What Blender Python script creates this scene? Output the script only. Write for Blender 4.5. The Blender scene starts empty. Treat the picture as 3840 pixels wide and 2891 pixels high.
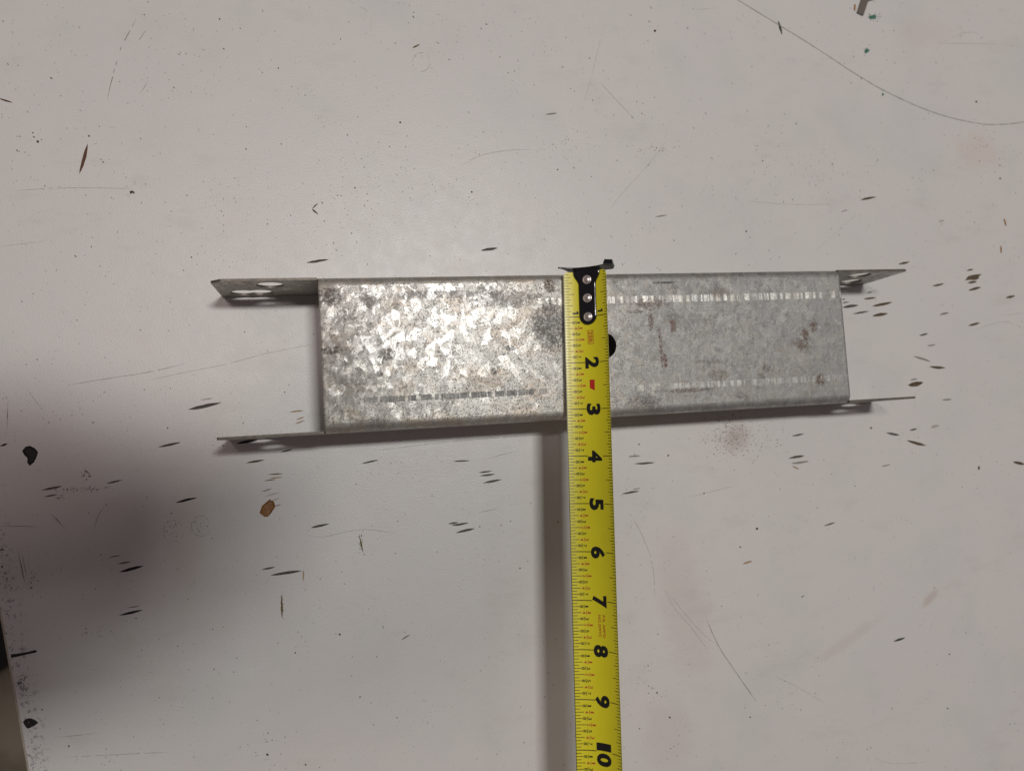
import bpy, bmesh, math, random
from mathutils import Vector, Matrix, noise
from mathutils.geometry import delaunay_2d_cdt
random.seed(11)
IN = 0.0254
SC = bpy.context.scene
COL = SC.collection

# ------------------------------------------------------------------ camera
F_PX, IW, IH = 2768.5, 3840, 2891
ROT = Matrix(((0.97430409, -0.06227557, 0.21645621),
              (0.0471318, 0.99611119, 0.07443853),
              (-0.22025015, -0.06232379, 0.97345037)))          # world -> camera
CAM = Vector((0.4435, -3.4055, 17.0984))                        # inches
cd = bpy.data.cameras.new('camera')
cam = bpy.data.objects.new('camera', cd)
COL.objects.link(cam)
cam.matrix_world = Matrix.Translation(CAM * IN) @ ROT.transposed().to_4x4()
cd.sensor_width = 36
cd.lens = F_PX / IW * 36
cd.clip_start, cd.clip_end = 0.01, 50
cd.dof.use_dof = True
cd.dof.focus_distance = 16.2 * IN
cd.dof.aperture_fstop = 7.0
SC.camera = cam

# ------------------------------------------------------------------ world, lamps, exposure
w = bpy.data.worlds.new('World')
SC.world = w
w.use_nodes = True
bg = w.node_tree.nodes['Background']
bg.inputs[0].default_value = (1.0, 0.82, 0.82, 1)               # dim bounce from an indoor workshop
bg.inputs[1].default_value = 0.115
def lamp(name, pos, size, watts, color, size_y=None):
    l = bpy.data.lights.new(name, 'AREA')
    l.shape = 'DISK'
    l.size = size * IN
    if size_y:
        l.shape = 'RECTANGLE'
        l.size_y = size_y * IN
    l.energy = watts
    l.color = color
    o = bpy.data.objects.new(name, l)
    COL.objects.link(o)
    o.location = Vector(pos) * IN
    d = Vector((5, -2, 0)) - Vector(pos)
    if not size_y: o.rotation_euler = d.to_track_quat('-Z', 'Y').to_euler()
    return o
lamp('ceiling_lamp', (16, 16.5, 106), 17.0, 34, (1.0, 0.99, 0.965), 7.0)
lamp('left_ceiling_lamp', (-17, 18, 105), 11.0, 10, (1.0, 0.86, 0.82))
lamp('glint_fill_lamp', (84, 18, 104), 9.0, 1.6, (0.95, 0.97, 1.0))  # added fill lamp, puts glints on the right-hand roller bands
vs = SC.view_settings
vs.view_transform = 'Standard'
vs.look = 'None'
vs.exposure = 0
vs.gamma = 1

# ------------------------------------------------------------------ helpers
def at(px, py, z=0.0):
    """photograph pixel -> point on the level z (inches)"""
    d = ROT.transposed() @ Vector(((px - 1920) / F_PX, -(py - 1445.5) / F_PX, -1))
    return CAM + d * ((z - CAM.z) / d.z)

def tag(o, label=None, cat=None, group=None, kind=None):
    if label: o['label'] = label
    if cat: o['category'] = cat
    if group: o['group'] = group
    if kind: o['kind'] = kind
    return o

def empty(name, loc):
    o = bpy.data.objects.new(name, None)
    COL.objects.link(o)
    o.location = Vector(loc) * IN
    o.empty_display_size = 0.02
    return o

def mesh_obj(name, verts, faces, mats, parent=None, smooth=False, midx=None, origin=None):
    """verts in inches, scene coordinates"""
    org = Vector(origin) * IN if origin is not None else (parent.matrix_world.translation.copy() if parent else Vector())
    if parent and origin is None:
        org = root_loc(parent)
    me = bpy.data.meshes.new(name)
    me.from_pydata([(Vector(v) * IN - org)[:] for v in verts], [], faces)
    if not isinstance(mats, (list, tuple)): mats = [mats]
    for m in mats: me.materials.append(m)
    if midx: me.polygons.foreach_set('material_index', midx)
    if smooth: me.polygons.foreach_set('use_smooth', [True] * len(me.polygons))
    me.update()
    o = bpy.data.objects.new(name, me)
    COL.objects.link(o)
    if parent: o.parent = parent
    else: o.location = org
    return o

def root_loc(o):
    v = Vector()
    while o:
        v += o.location
        o = o.parent
    return v

def inside(p, poly):
    c = False
    n = len(poly)
    for i in range(n):
        a, b = poly[i], poly[i - 1]
        if (a[1] > p[1]) != (b[1] > p[1]) and p[0] < (b[0] - a[0]) * (p[1] - a[1]) / (b[1] - a[1]) + a[0]:
            c = not c
    return c

def cdt(outline, holes=(), lines=(), pts=()):
    vs_, es = [], []
    def loop(l):
        k = len(vs_)
        vs_.extend(Vector(p) for p in l)
        es.extend((k + i, k + (i + 1) % len(l)) for i in range(len(l)))
    loop(outline)
    for h in holes: loop(h)
    for a, b in lines:
        k = len(vs_)
        vs_.extend((Vector(a), Vector(b)))
        es.append((k, k + 1))
    vs_.extend(Vector(p) for p in pts)
    V, E_, Fc, *_ = delaunay_2d_cdt(vs_, es, [], 0, 1e-6)
    out = []
    for f in Fc:
        c = sum((V[i] for i in f), Vector((0, 0))) / len(f)
        if inside(c, outline) and not any(inside(c, h) for h in holes):
            a, b, d = (V[i] for i in f[:3])
            if abs((b - a).cross(d - a)) < 1e-9: continue
            out.append(tuple(f) if (b - a).cross(d - a) > 0 else tuple(reversed(f)))
    return V, out

# ------------------------------------------------------------------ node helpers
class NT:
    def __init__(self, name):
        self.m = bpy.data.materials.new(name)
        self.m.use_nodes = True
        self.t = self.m.node_tree
        self.b = self.t.nodes['Principled BSDF']
        g = self.n('ShaderNodeNewGeometry')
        v = self.n('ShaderNodeVectorMath', operation='SCALE')
        self.l(g.outputs['Position'], v.inputs[0])
        v.inputs[3].default_value = 1 / IN
        self.P = v.outputs[0]                                   # position in inches
        self.N = g.outputs['Normal']
    def n(self, t, **k):
        x = self.t.nodes.new(t)
        for a, b in k.items(): setattr(x, a, b)
        return x
    def l(self, a, b): self.t.links.new(a, b)
    def set(self, s, v):
        if isinstance(v, bpy.types.NodeSocket): self.l(v, s)
        elif isinstance(v, (tuple, list)) and len(v) == 3 and s.type == 'RGBA': s.default_value = (*v, 1)
        else: s.default_value = v
    def inp(self, name, v): self.set(self.b.inputs[name], v)
    def math(self, op, a, b=0.0, c=None, clamp=False):
        x = self.n('ShaderNodeMath', operation=op, use_clamp=clamp)
        self.set(x.inputs[0], a)
        self.set(x.inputs[1], b)
        if c is not None: self.set(x.inputs[2], c)
        return x.outputs[0]
    def vmath(self, op, a, b=(0, 0, 0)):
        x = self.n('ShaderNodeVectorMath', operation=op)
        self.set(x.inputs[0], a)
        if op == 'SCALE': self.set(x.inputs[3], b)
        else: self.set(x.inputs[1], b)
        return x.outputs[1] if op in ('LENGTH', 'DISTANCE', 'DOT_PRODUCT') else x.outputs[0]
    def mapping(self, loc=(0, 0, 0), rot=0.0, scale=(1, 1, 1), vec=None, kind='POINT'):
        x = self.n('ShaderNodeMapping', vector_type=kind)
        self.set(x.inputs[0], vec or self.P)
        x.inputs[1].default_value = loc
        x.inputs[2].default_value = (0, 0, rot)
        x.inputs[3].default_value = scale
        return x.outputs[0]
    def noise(self, scale, detail=2, rough=0.5, vec=None, dist=0.0, color=False):
        x = self.n('ShaderNodeTexNoise')
        self.set(x.inputs['Vector'], vec or self.P)
        x.inputs['Scale'].default_value = scale
        x.inputs['Detail'].default_value = detail
        x.inputs['Roughness'].default_value = rough
        x.inputs['Distortion'].default_value = dist
        return x.outputs[1] if color else x.outputs[0]
    def voro(self, scale, vec=None, feature='F1', rnd=1.0):
        x = self.n('ShaderNodeTexVoronoi', feature=feature)
        self.set(x.inputs['Vector'], vec or self.P)
        x.inputs['Scale'].default_value = scale
        x.inputs['Randomness'].default_value = rnd
        return x
    def ramp(self, v, a, b, lo=0.0, hi=1.0):
        x = self.n('ShaderNodeMapRange', interpolation_type='SMOOTHSTEP')
        self.set(x.inputs[0], v)
        x.inputs[1].default_value, x.inputs[2].default_value = a, b
        x.inputs[3].default_value, x.inputs[4].default_value = lo, hi
        return x.outputs[0]
    def mix(self, fac, a, b, blend='MIX'):
        x = self.n('ShaderNodeMix', data_type='RGBA', blend_type=blend)
        self.set(x.inputs[0], fac)
        self.set(x.inputs[6], a)
        self.set(x.inputs[7], b)
        return x.outputs[2]
    def fmix(self, fac, a, b):
        x = self.n('ShaderNodeMix', data_type='FLOAT')
        self.set(x.inputs[0], fac)
        self.set(x.inputs[2], a)
        self.set(x.inputs[3], b)
        return x.outputs[0]
    def bump(self, h, strength, dist, normal=None):
        x = self.n('ShaderNodeBump')
        self.set(x.inputs['Height'], h)
        x.inputs['Strength'].default_value = strength
        x.inputs['Distance'].default_value = dist * IN
        if normal: self.l(normal, x.inputs['Normal'])
        return x.outputs[0]
    def blob(self, c, r, rot=0.0, warp=0.0, soft=0.35, vec=None, wvec=None):
        """1 inside an ellipse at c (inches), ragged and soft at its rim"""
        p = self.vmath('SUBTRACT', vec or self.P, (c[0], c[1], 0))
        x = self.n('ShaderNodeMapping', vector_type='TEXTURE')
        self.l(p, x.inputs[0])
        x.inputs[2].default_value = (0, 0, rot)
        x.inputs[3].default_value = (r[0], r[1], 1e6)
        d = self.vmath('LENGTH', x.outputs[0])
        if warp and wvec is not None:
            d = self.math('MULTIPLY_ADD', self.math('SUBTRACT', wvec, 0.5), warp * 2, d)
        return self.ramp(d, 1.0, 1.0 - soft)

def plain(name, col, rough=0.6, metal=0.0, var=0.25, scale=20, coat=0.0, spec=0.5):
    m = NT(name)
    f = m.noise(scale, 3)
    m.inp('Base Color', m.mix(f, tuple(c * (1 - var) for c in col), tuple(min(1, c * (1 + var)) for c in col)))
    m.inp('Roughness', rough)
    m.inp('Metallic', metal)
    m.inp('Specular IOR Level', spec)
    if coat:
        m.inp('Coat Weight', coat)
        m.inp('Coat Roughness', 0.12)
    return m.m

# ------------------------------------------------------------------ materials
def mat_table():
    m = NT('worn_white_paint')
    base = (0.592, 0.578, 0.560)
    big = m.noise(0.28, 4, 0.6)
    pink = m.ramp(m.noise(0.35, 5, 0.62, m.mapping((7, 3, 0))), 0.5, 0.68)
    grey = m.ramp(m.noise(0.42, 4, 0.6, m.mapping((-3, 9, 0))), 0.5, 0.72)
    c = m.mix(m.math('MULTIPLY', pink, 0.40), base, (0.595, 0.548, 0.528))
    c = m.mix(m.math('MULTIPLY', grey, 0.55), c, (0.535, 0.54, 0.52))
    c = m.mix(m.ramp(big, 0.35, 0.65, 0, 0.35), c, (0.62, 0.60, 0.57))
    wn = m.noise(2.2, 5, 0.65)
    smudge = m.math('MULTIPLY', m.ramp(m.noise(1.1, 6, 0.7, m.mapping((2, 4, 0), 0.2, (0.7, 1.6, 1))), 0.50, 0.70), m.ramp(m.noise(0.3, 2), 0.4, 0.6))
    c = m.mix(m.math('MULTIPLY', smudge, 0.28), c, (0.46, 0.43, 0.41))
    # soft spills and grubby patches that stay put
    for px, py, rx, ry, rot, col, amt in (
            (2560, 2260, 0.9, 2.6, 0.15, (0.52, 0.44, 0.41), 0.35), (2500, 2750, 0.9, 1.2, 0, (0.50, 0.43, 0.40), 0.3),
            (3490, 2240, 0.50, 0.16, 0.6, (0.47, 0.39, 0.34), 0.55), (3180, 2400, 1.6, 0.22, 0.42, (0.50, 0.44, 0.40), 0.35),
            (3670, 570, 1.1, 0.8, 0, (0.60, 0.50, 0.42), 0.38), (3450, 120, 1.4, 0.6, 0.2, (0.58, 0.50, 0.46), 0.28),
            (2760, 1640, 0.62, 0.42, 0.3, (0.36, 0.26, 0.22), 0.42),
            (960, 1350, 0.9, 0.5, 0.2, (0.50, 0.46, 0.43), 0.25),
            (700, 2000, 0.5, 1.4, -0.1, (0.50, 0.45, 0.40), 0.3)):
        q = at(px, py)
        c = m.mix(m.math('MULTIPLY', m.blob((q.x, q.y), (rx, ry), rot, 0.5, 0.7, wvec=wn), amt), c, col)
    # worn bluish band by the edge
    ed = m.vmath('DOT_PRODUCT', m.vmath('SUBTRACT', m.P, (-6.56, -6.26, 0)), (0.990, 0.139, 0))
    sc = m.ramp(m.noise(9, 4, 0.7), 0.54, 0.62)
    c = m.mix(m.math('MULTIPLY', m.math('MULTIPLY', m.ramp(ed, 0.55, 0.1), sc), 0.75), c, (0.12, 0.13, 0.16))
    # faint scuffs: stretched noise, two directions
    s1 = m.ramp(m.noise(1.0, 3, 0.7, m.mapping((0, 0, 0), -0.13, (1.1, 34, 1))), 0.66, 0.74)
    s1 = m.math('MULTIPLY', s1, m.ramp(m.noise(0.9, 2), 0.45, 0.6))
    s2 = m.ramp(m.noise(1.0, 3, 0.7, m.mapping((4, 2, 0), 1.15, (1.6, 40, 1))), 0.68, 0.76)
    s2 = m.math('MULTIPLY', s2, m.ramp(m.noise(1.3, 2, 0.5, m.mapping((9, 9, 0))), 0.5, 0.62))
    c = m.mix(m.math('MULTIPLY', m.math('MAXIMUM', s1, s2), 0.30), c, (0.33, 0.31, 0.29))
    # tiny pits
    pit = m.ramp(m.noise(24, 2, 0.6), 0.70, 0.76)
    c = m.mix(m.math('MULTIPLY', pit, 0.4), c, (0.25, 0.235, 0.22))
    pe = m.noise(27, 2, 0.55)
    c = m.mix(m.ramp(pe, 0.35, 0.7, 0.0, 0.12), c, (0.45, 0.43, 0.41))
    m.inp('Base Color', c)
    m.inp('Roughness', m.fmix(m.noise(3, 3), 0.30, 0.46))
    m.inp('Specular IOR Level', 0.45)
    m.inp('Normal', m.bump(pe, 0.30, 0.012, m.bump(m.noise(1.4, 3), 0.10, 0.05)))
    return m.m

def mat_zinc():
    m = NT('galvanized_steel')
    warp = m.noise(6.0, 3, 0.6, color=True)
    pv = m.vmath('ADD', m.P, m.vmath('SCALE', m.vmath('SUBTRACT', warp, (0.5, 0.5, 0.5)), 0.20))
    va = m.voro(5.2, m.mapping((0, 0, 0), 0.75, (1.5, 0.75, 1), pv, 'TEXTURE'))
    vb = m.voro(4.8, m.mapping((5, 2, 0), -0.85, (1.6, 0.75, 1), pv, 'TEXTURE'))
    v2 = m.voro(11, m.mapping((3.3, 1.7, 0), 1.45, (1.6, 0.8, 1), pv, 'TEXTURE'))
    pick = m.ramp(m.noise(2.2, 2), 0.49, 0.51)
    cell = m.mix(pick, va.outputs['Color'], vb.outputs['Color'])
    cell2 = v2.outputs['Color']
    sep = m.n('ShaderNodeSeparateColor')
    m.l(cell, sep.inputs[0])
    sep2 = m.n('ShaderNodeSeparateColor')
    m.l(cell2, sep2.inputs[0])
    xyz = m.n('ShaderNodeSeparateXYZ')
    m.l(m.P, xyz.inputs[0])
    X, Y = xyz.outputs[0], xyz.outputs[1]
    web = m.math('MULTIPLY', m.ramp(xyz.outputs[2], 1.60, 1.66), 1.0)
    leftish = m.ramp(X, 7.6, 4.2)                               # left half of the channel
    fine = m.noise(34, 4, 0.75)
    mid = m.noise(5.0, 5, 0.7)
    # zinc flakes
    c = m.mix(sep.outputs[0], (0.265, 0.268, 0.265), (0.42, 0.422, 0.415))
    c = m.mix(0.35, c, m.mix(sep2.outputs[0], (0.235, 0.235, 0.235), (0.48, 0.48, 0.47)))
    c = m.mix(m.math('MULTIPLY', leftish, 0.5), c, m.mix(sep2.outputs[0], (0.50, 0.485, 0.43), (0.63, 0.615, 0.56)))  # left half lighter and warmer
    # fibrous white oxide lines on flake rims
    edge = m.voro(5.5, pv, 'DISTANCE_TO_EDGE').outputs['Distance']
    rim = m.math('MULTIPLY', m.ramp(edge, 0.045, 0.0), m.ramp(m.noise(11, 3), 0.45, 0.6))
    c = m.mix(m.math('MULTIPLY', rim, 0.50), c, (0.66, 0.66, 0.64))
    # rolling streaks along the length
    streak = m.noise(1.0, 4, 0.65, m.mapping((0, 0, 0), 0, (0.9, 16, 1)))
    c = m.mix(m.ramp(streak, 0.5, 0.72, 0, 0.35), c, (0.30, 0.285, 0.265))
    # brownish bare patches, left half
    bare = m.math('MULTIPLY', m.ramp(m.noise(1.5, 5, 0.68, m.mapping((1, 5, 0), 0, (0.8, 1.5, 1))), 0.5, 0.62), leftish)
    c = m.mix(m.math('MULTIPLY', bare, 0.50), c, (0.42, 0.335, 0.25))
    # fine dark grime in the texture
    grime = m.math('MULTIPLY', m.ramp(fine, 0.49, 0.60), m.fmix(leftish, 0.40, 0.85))
    grime = m.math('MULTIPLY', grime, m.ramp(mid, 0.32, 0.60, 0.25, 1.0))
    hand = m.math('MULTIPLY', m.math('MULTIPLY', m.ramp(X, 2.3, 0.2), web), m.ramp(m.noise(3.0, 6, 0.75, m.mapping((6, 1, 0))), 0.36, 0.58))  # darker mottling towards the left end of the web
    grime = m.math('MAXIMUM', grime, m.math('MULTIPLY', hand, 0.42))
    c = m.mix(grime, c, (0.115, 0.096, 0.076))
    # burnished roller bands with chatter bars; bright and dark reflections painted into colour
    bar = m.n('ShaderNodeTexNoise', noise_dimensions='1D')
    m.l(X, bar.inputs['W'])
    bar.inputs['Scale'].default_value = 7.5
    bar.inputs['Detail'].default_value = 3
    bar.inputs['Roughness'].default_value = 0.7
    bar0 = m.ramp(bar.outputs[0], 0.40, 0.46)
    barm = m.math('MULTIPLY', m.ramp(bar.outputs[0], 0.47, 0.53), m.ramp(m.noise(1.0, 3, 0.6, m.mapping((0, 0, 0), 0, (2.3, 0.4, 1))), 0.36, 0.56, 0.2, 1.0))
    def band(y0, hw, x0, x1, barm=barm):
        b = m.ramp(m.math('ABSOLUTE', m.math('SUBTRACT', Y, y0)), hw, hw * 0.75)
        b = m.math('MULTIPLY', b, m.math('MULTIPLY', m.ramp(X, x0, x0 + 1.2), m.ramp(X, x1 + 0.6, x1)))
        return m.math('MULTIPLY', m.math('MULTIPLY', b, barm), web)
    b1 = band(-0.62, 0.088, 3.9, 13)
    b2 = band(-2.61, 0.080, 6.2, 13)
    b3 = band(-2.58, 0.07, 0.3, 4.4, bar0)
    brk = m.ramp(m.noise(16, 3), 0.35, 0.6, 0.35, 1)
    c = m.mix(m.math('MULTIPLY', m.math('MULTIPLY', b1, brk), 0.9), c, (0.90, 0.90, 0.85))
    c = m.mix(m.math('MULTIPLY', m.math('MULTIPLY', b2, brk), 0.45), c, (0.78, 0.79, 0.78))
    c = m.mix(m.math('MULTIPLY', b3, 0.85), c, (0.16, 0.16, 0.155))
    # grime and rust with a place of their own: x, y, rx, ry, colour, amount, raggedness
    w1 = m.noise(10, 6, 0.8)
    w2 = m.noise(15, 5, 0.8, m.mapping((3, 1, 0)))
    stains = (
        (4.91, -0.26, 0.15, 0.20, (0.10, 0.065, 0.03), 0.85, 0.6), (0.22, -0.42, 0.30, 0.22, (0.09, 0.065, 0.05), 0.8, 0.9),
        (0.22, -1.52, 0.26, 0.10, (0.06, 0.045, 0.03), 0.9, 0.9), (4.84, -1.15, 0.42, 0.62, (0.09, 0.085, 0.08), 0.75, 1.0),
        (1.05, -0.50, 0.25, 0.20, (0.13, 0.11, 0.09), 0.6, 1.0), (2.4, -0.42, 1.5, 0.10, (0.13, 0.11, 0.09), 0.55, 1.0),
        (3.9, -0.55, 0.9, 0.22, (0.15, 0.13, 0.11), 0.55, 1.0), (1.3, -1.65, 0.22, 0.14, (0.09, 0.07, 0.05), 0.75, 0.9),
        (3.95, -1.62, 0.13, 0.08, (0.07, 0.055, 0.04), 0.8, 0.8), (1.15, -2.05, 0.09, 0.07, (0.06, 0.05, 0.04), 0.9, 0.8),
        (3.55, -2.10, 0.08, 0.08, (0.08, 0.07, 0.06), 0.8, 0.8), (0.6, -2.2, 0.35, 0.10, (0.14, 0.12, 0.10), 0.5, 1.0),
        (0.9, -3.05, 0.5, 0.10, (0.16, 0.15, 0.14), 0.5, 1.0),
        (11.10, -1.55, 0.10, 0.20, (0.12, 0.065, 0.032), 0.85, 2.2), (11.35, -1.35, 0.10, 0.16, (0.13, 0.075, 0.04), 0.8, 2.2),
        (11.0, -1.80, 0.20, 0.16, (0.13, 0.085, 0.05), 0.7, 2.2), (11.40, -2.63, 0.14, 0.17, (0.11, 0.075, 0.03), 0.85, 0.8),
        (7.25, -0.72, 0.42, 0.12, (0.17, 0.09, 0.07), 0.6, 2.4), (7.22, -1.10, 0.07, 0.24, (0.15, 0.075, 0.058), 0.72, 2.4),
        (7.75, -1.25, 0.07, 0.14, (0.17, 0.075, 0.055), 0.7, 2.2), (7.42, -1.80, 0.045, 0.48, (0.15, 0.075, 0.058), 0.72, 2.2),
        (7.50, -2.02, 0.065, 0.17, (0.17, 0.075, 0.055), 0.9, 0.7), (8.8, -2.42, 0.30, 0.14, (0.20, 0.17, 0.13), 0.55, 1.2),
        (8.0, -2.72, 0.6, 0.06, (0.15, 0.10, 0.08), 0.6, 1.2), (6.9, -2.95, 0.45, 0.22, (0.14, 0.12, 0.11), 0.55, 1.3),
        (9.0, -0.5, 0.3, 0.12, (0.2, 0.15, 0.11), 0.45, 1.2), (7.6, -0.25, 0.35, 0.025, (0.06, 0.055, 0.05), 0.8, 0.9),
        (6.9, -0.9, 0.2, 0.05, (0.15, 0.13, 0.11), 0.6, 1.2), (10.0, -2.3, 0.12, 0.10, (0.12, 0.10, 0.09), 0.55, 1.1))
    sm = m.math('MULTIPLY', m.ramp(m.noise(1.0, 7, 0.78, m.mapping((8, 3, 0), 0, (1.3, 2.2, 1))), 0.56, 0.70), web)
    c = m.mix(m.math('MULTIPLY', sm, 0.55), c, (0.16, 0.125, 0.095))
    dirt = m.math('MAXIMUM', grime, m.math('MULTIPLY', sm, 0.5))
    webs = m.math('MULTIPLY', web, m.ramp(m.noise(21, 4, 0.75, m.mapping((2, 7, 0))), 0.38, 0.56, 0.15, 1.0))
    for i, (sx, sy, rx, ry, col, amt, rag) in enumerate(stains):
        b = m.blob((sx, sy), (rx, ry), 0, rag, 0.3, wvec=(w1 if i % 2 else w2))
        b = m.math('MULTIPLY', m.math('MULTIPLY', b, webs), amt)
        c = m.mix(b, c, col)
        dirt = m.math('MAXIMUM', dirt, b)
    # cross-hatched hairline scratches of bright zinc
    h1 = m.ramp(m.noise(1.0, 2, 0.6, m.mapping((0, 0, 0), 0, (90, 2.2, 1))), 0.66, 0.74)
    h2 = m.ramp(m.noise(1.0, 2, 0.6, m.mapping((0, 0, 0), 0, (1.2, 80, 1))), 0.66, 0.74)
    hh = m.math('MULTIPLY', m.math('MAXIMUM', h1, h2), m.fmix(m.ramp(X, 10.5, 6.5), 0.22, 0.55))
    c = m.mix(hh, c, (0.70, 0.70, 0.67))
    m.inp('Base Color', c)
    m.inp('Metallic', m.math('MULTIPLY_ADD', dirt, -0.6, 0.84))
    shiny = m.ramp(m.math('MULTIPLY_ADD', m.math('SUBTRACT', fine, 0.5), 0.5, m.fmix(0.3, sep.outputs[2], sep2.outputs[0])), 0.42, 0.78)
    r = m.fmix(sep2.outputs[1], 0.50, 0.62)
    r = m.math('ADD', r, m.math('MULTIPLY', m.math('SUBTRACT', 1.0, leftish), 0.06))
    r = m.math('ADD', r, m.math('MULTIPLY', dirt, 0.25))
    r = m.math('ADD', r, m.math('MULTIPLY', m.math('MAXIMUM', b1, b2), -0.12))
    m.inp('Roughness', r)
    film = m.math('MULTIPLY', m.math('SUBTRACT', 1.0, b3), m.math('MULTIPLY', m.math('MULTIPLY_ADD', shiny, 0.70, 0.15), m.math('MULTIPLY_ADD', dirt, -0.9, 1.0, True)))
    m.inp('Coat Weight', film)
    m.inp('Coat IOR', 1.65)
    m.inp('Coat Tint', (1.0, 0.96, 0.88))
    m.inp('Coat Roughness', m.fmix(sep2.outputs[2], 0.17, 0.27))
    tilt = m.vmath('SCALE', m.vmath('SUBTRACT', cell, (0.5, 0.5, 0.5)), 0.05)
    tilt2 = m.vmath('SCALE', m.vmath('SUBTRACT', cell2, (0.5, 0.5, 0.5)), 0.05)
    nn = m.vmath('NORMALIZE', m.vmath('ADD', m.N, m.vmath('ADD', tilt, tilt2)))
    m.inp('Normal', m.bump(m.math('ADD', fine, m.math('MULTIPLY', hh, 0.5)), 0.22, 0.010, nn))
    m.inp('Coat Normal', m.bump(m.math('ADD', fine, mid), 0.12, 0.010, nn))
    return m.m

def mat_blade():
    m = NT('yellow_tape_lacquer')
    f = m.noise(2.5, 4, 0.6)
    c = m.mix(f, (0.62, 0.555, 0.010), (0.70, 0.63, 0.018))
    grub = m.ramp(m.noise(14, 4, 0.7), 0.66, 0.74)
    c = m.mix(m.math('MULTIPLY', grub, 0.18), c, (0.14, 0.11, 0.02))
    m.inp('Base Color', c)
    m.inp('Roughness', 0.38)
    m.inp('Coat Weight', 0.25)
    m.inp('Coat Roughness', 0.2)
    m.inp('Normal', m.bump(m.noise(30, 2), 0.06, 0.01))
    return m.m

def mat_floor():
    m = NT('stained_concrete')
    c = m.mix(m.ramp(m.noise(0.12, 5, 0.65), 0.35, 0.65), (0.10, 0.085, 0.058), (0.19, 0.165, 0.12))
    m.inp('Base Color', c)
    m.inp('Roughness', 0.8)
    return m.m

M_TABLE, M_ZINC, M_BLADE = mat_table(), mat_zinc(), mat_blade()
M_DARK = plain('bare_dark_core', (0.095, 0.082, 0.070), 0.75, var=0.4, scale=14)
M_BLACK = plain('black_core', (0.010, 0.009, 0.009), 0.7, var=0.4)
M_BROWN = plain('bare_brown_core', (0.098, 0.070, 0.038), 0.75, var=0.4, scale=14)
M_GREY = plain('scuffed_grey_paint', (0.255, 0.235, 0.215), 0.6, var=0.3, scale=10)
M_PALE = plain('scuffed_pale_paint', (0.41, 0.385, 0.36), 0.55, var=0.15, scale=10)
M_TAN = plain('tan_wood', (0.36, 0.25, 0.15), 0.7, var=0.3)
M_OLIVE = plain('olive_grit', (0.14, 0.105, 0.04), 0.8, var=0.4)
M_RUSTY = plain('reddish_wood', (0.12, 0.055, 0.03), 0.7, var=0.35)
M_ORANGE = plain('orange_wood', (0.34, 0.16, 0.045), 0.65, var=0.3)
M_AMBER = plain('amber_wood', (0.20, 0.088, 0.018), 0.5, var=0.6, scale=16)
M_GREEN = plain('green_paint', (0.035, 0.14, 0.095), 0.6, var=0.4, scale=12)
M_MOSS = plain('greenish_core', (0.030, 0.040, 0.024), 0.7, var=0.3)
M_CLIP = plain('dull_grey_steel', (0.17, 0.145, 0.125), 0.5, 0.5, var=0.2)
M_HOOK = plain('black_enamel', (0.006, 0.006, 0.008), 0.16, var=0.3, spec=0.6)
M_HOOKW = plain('grey_hook_steel', (0.15, 0.148, 0.14), 0.5, 0.2, var=0.3)  # lighter grey than the rest of the hook
M_RIVET = plain('nickel_rivet', (0.78, 0.72, 0.68), 0.40, 1.0, var=0.15, scale=30)
M_INK = plain('black_ink', (0.010, 0.010, 0.008), 0.35, var=0.3)
M_RED = plain('red_ink', (0.40, 0.055, 0.018), 0.42, var=0.15)
M_REDFILL = plain('red_marker_ink', (0.46, 0.02, 0.014), 0.42, var=0.1)
M_CUT = plain('sheared_edge', (0.125, 0.108, 0.09), 0.5, 0.5, var=0.5, scale=9)
M_CORE = plain('edge_banding', (0.42, 0.37, 0.30), 0.6, var=0.3, scale=6)
M_FLOOR = mat_floor()
M_SLAB = plain('flat_black', (0.006, 0.006, 0.006), 0.85)
M_PHONE = plain('phone_case', (0.02, 0.02, 0.022), 0.4)
M_SKIN = plain('skin', (0.52, 0.32, 0.23), 0.5, var=0.08, scale=6)
M_SLEEVE = plain('dark_cotton', (0.05, 0.05, 0.06), 0.9, var=0.2)

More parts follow.
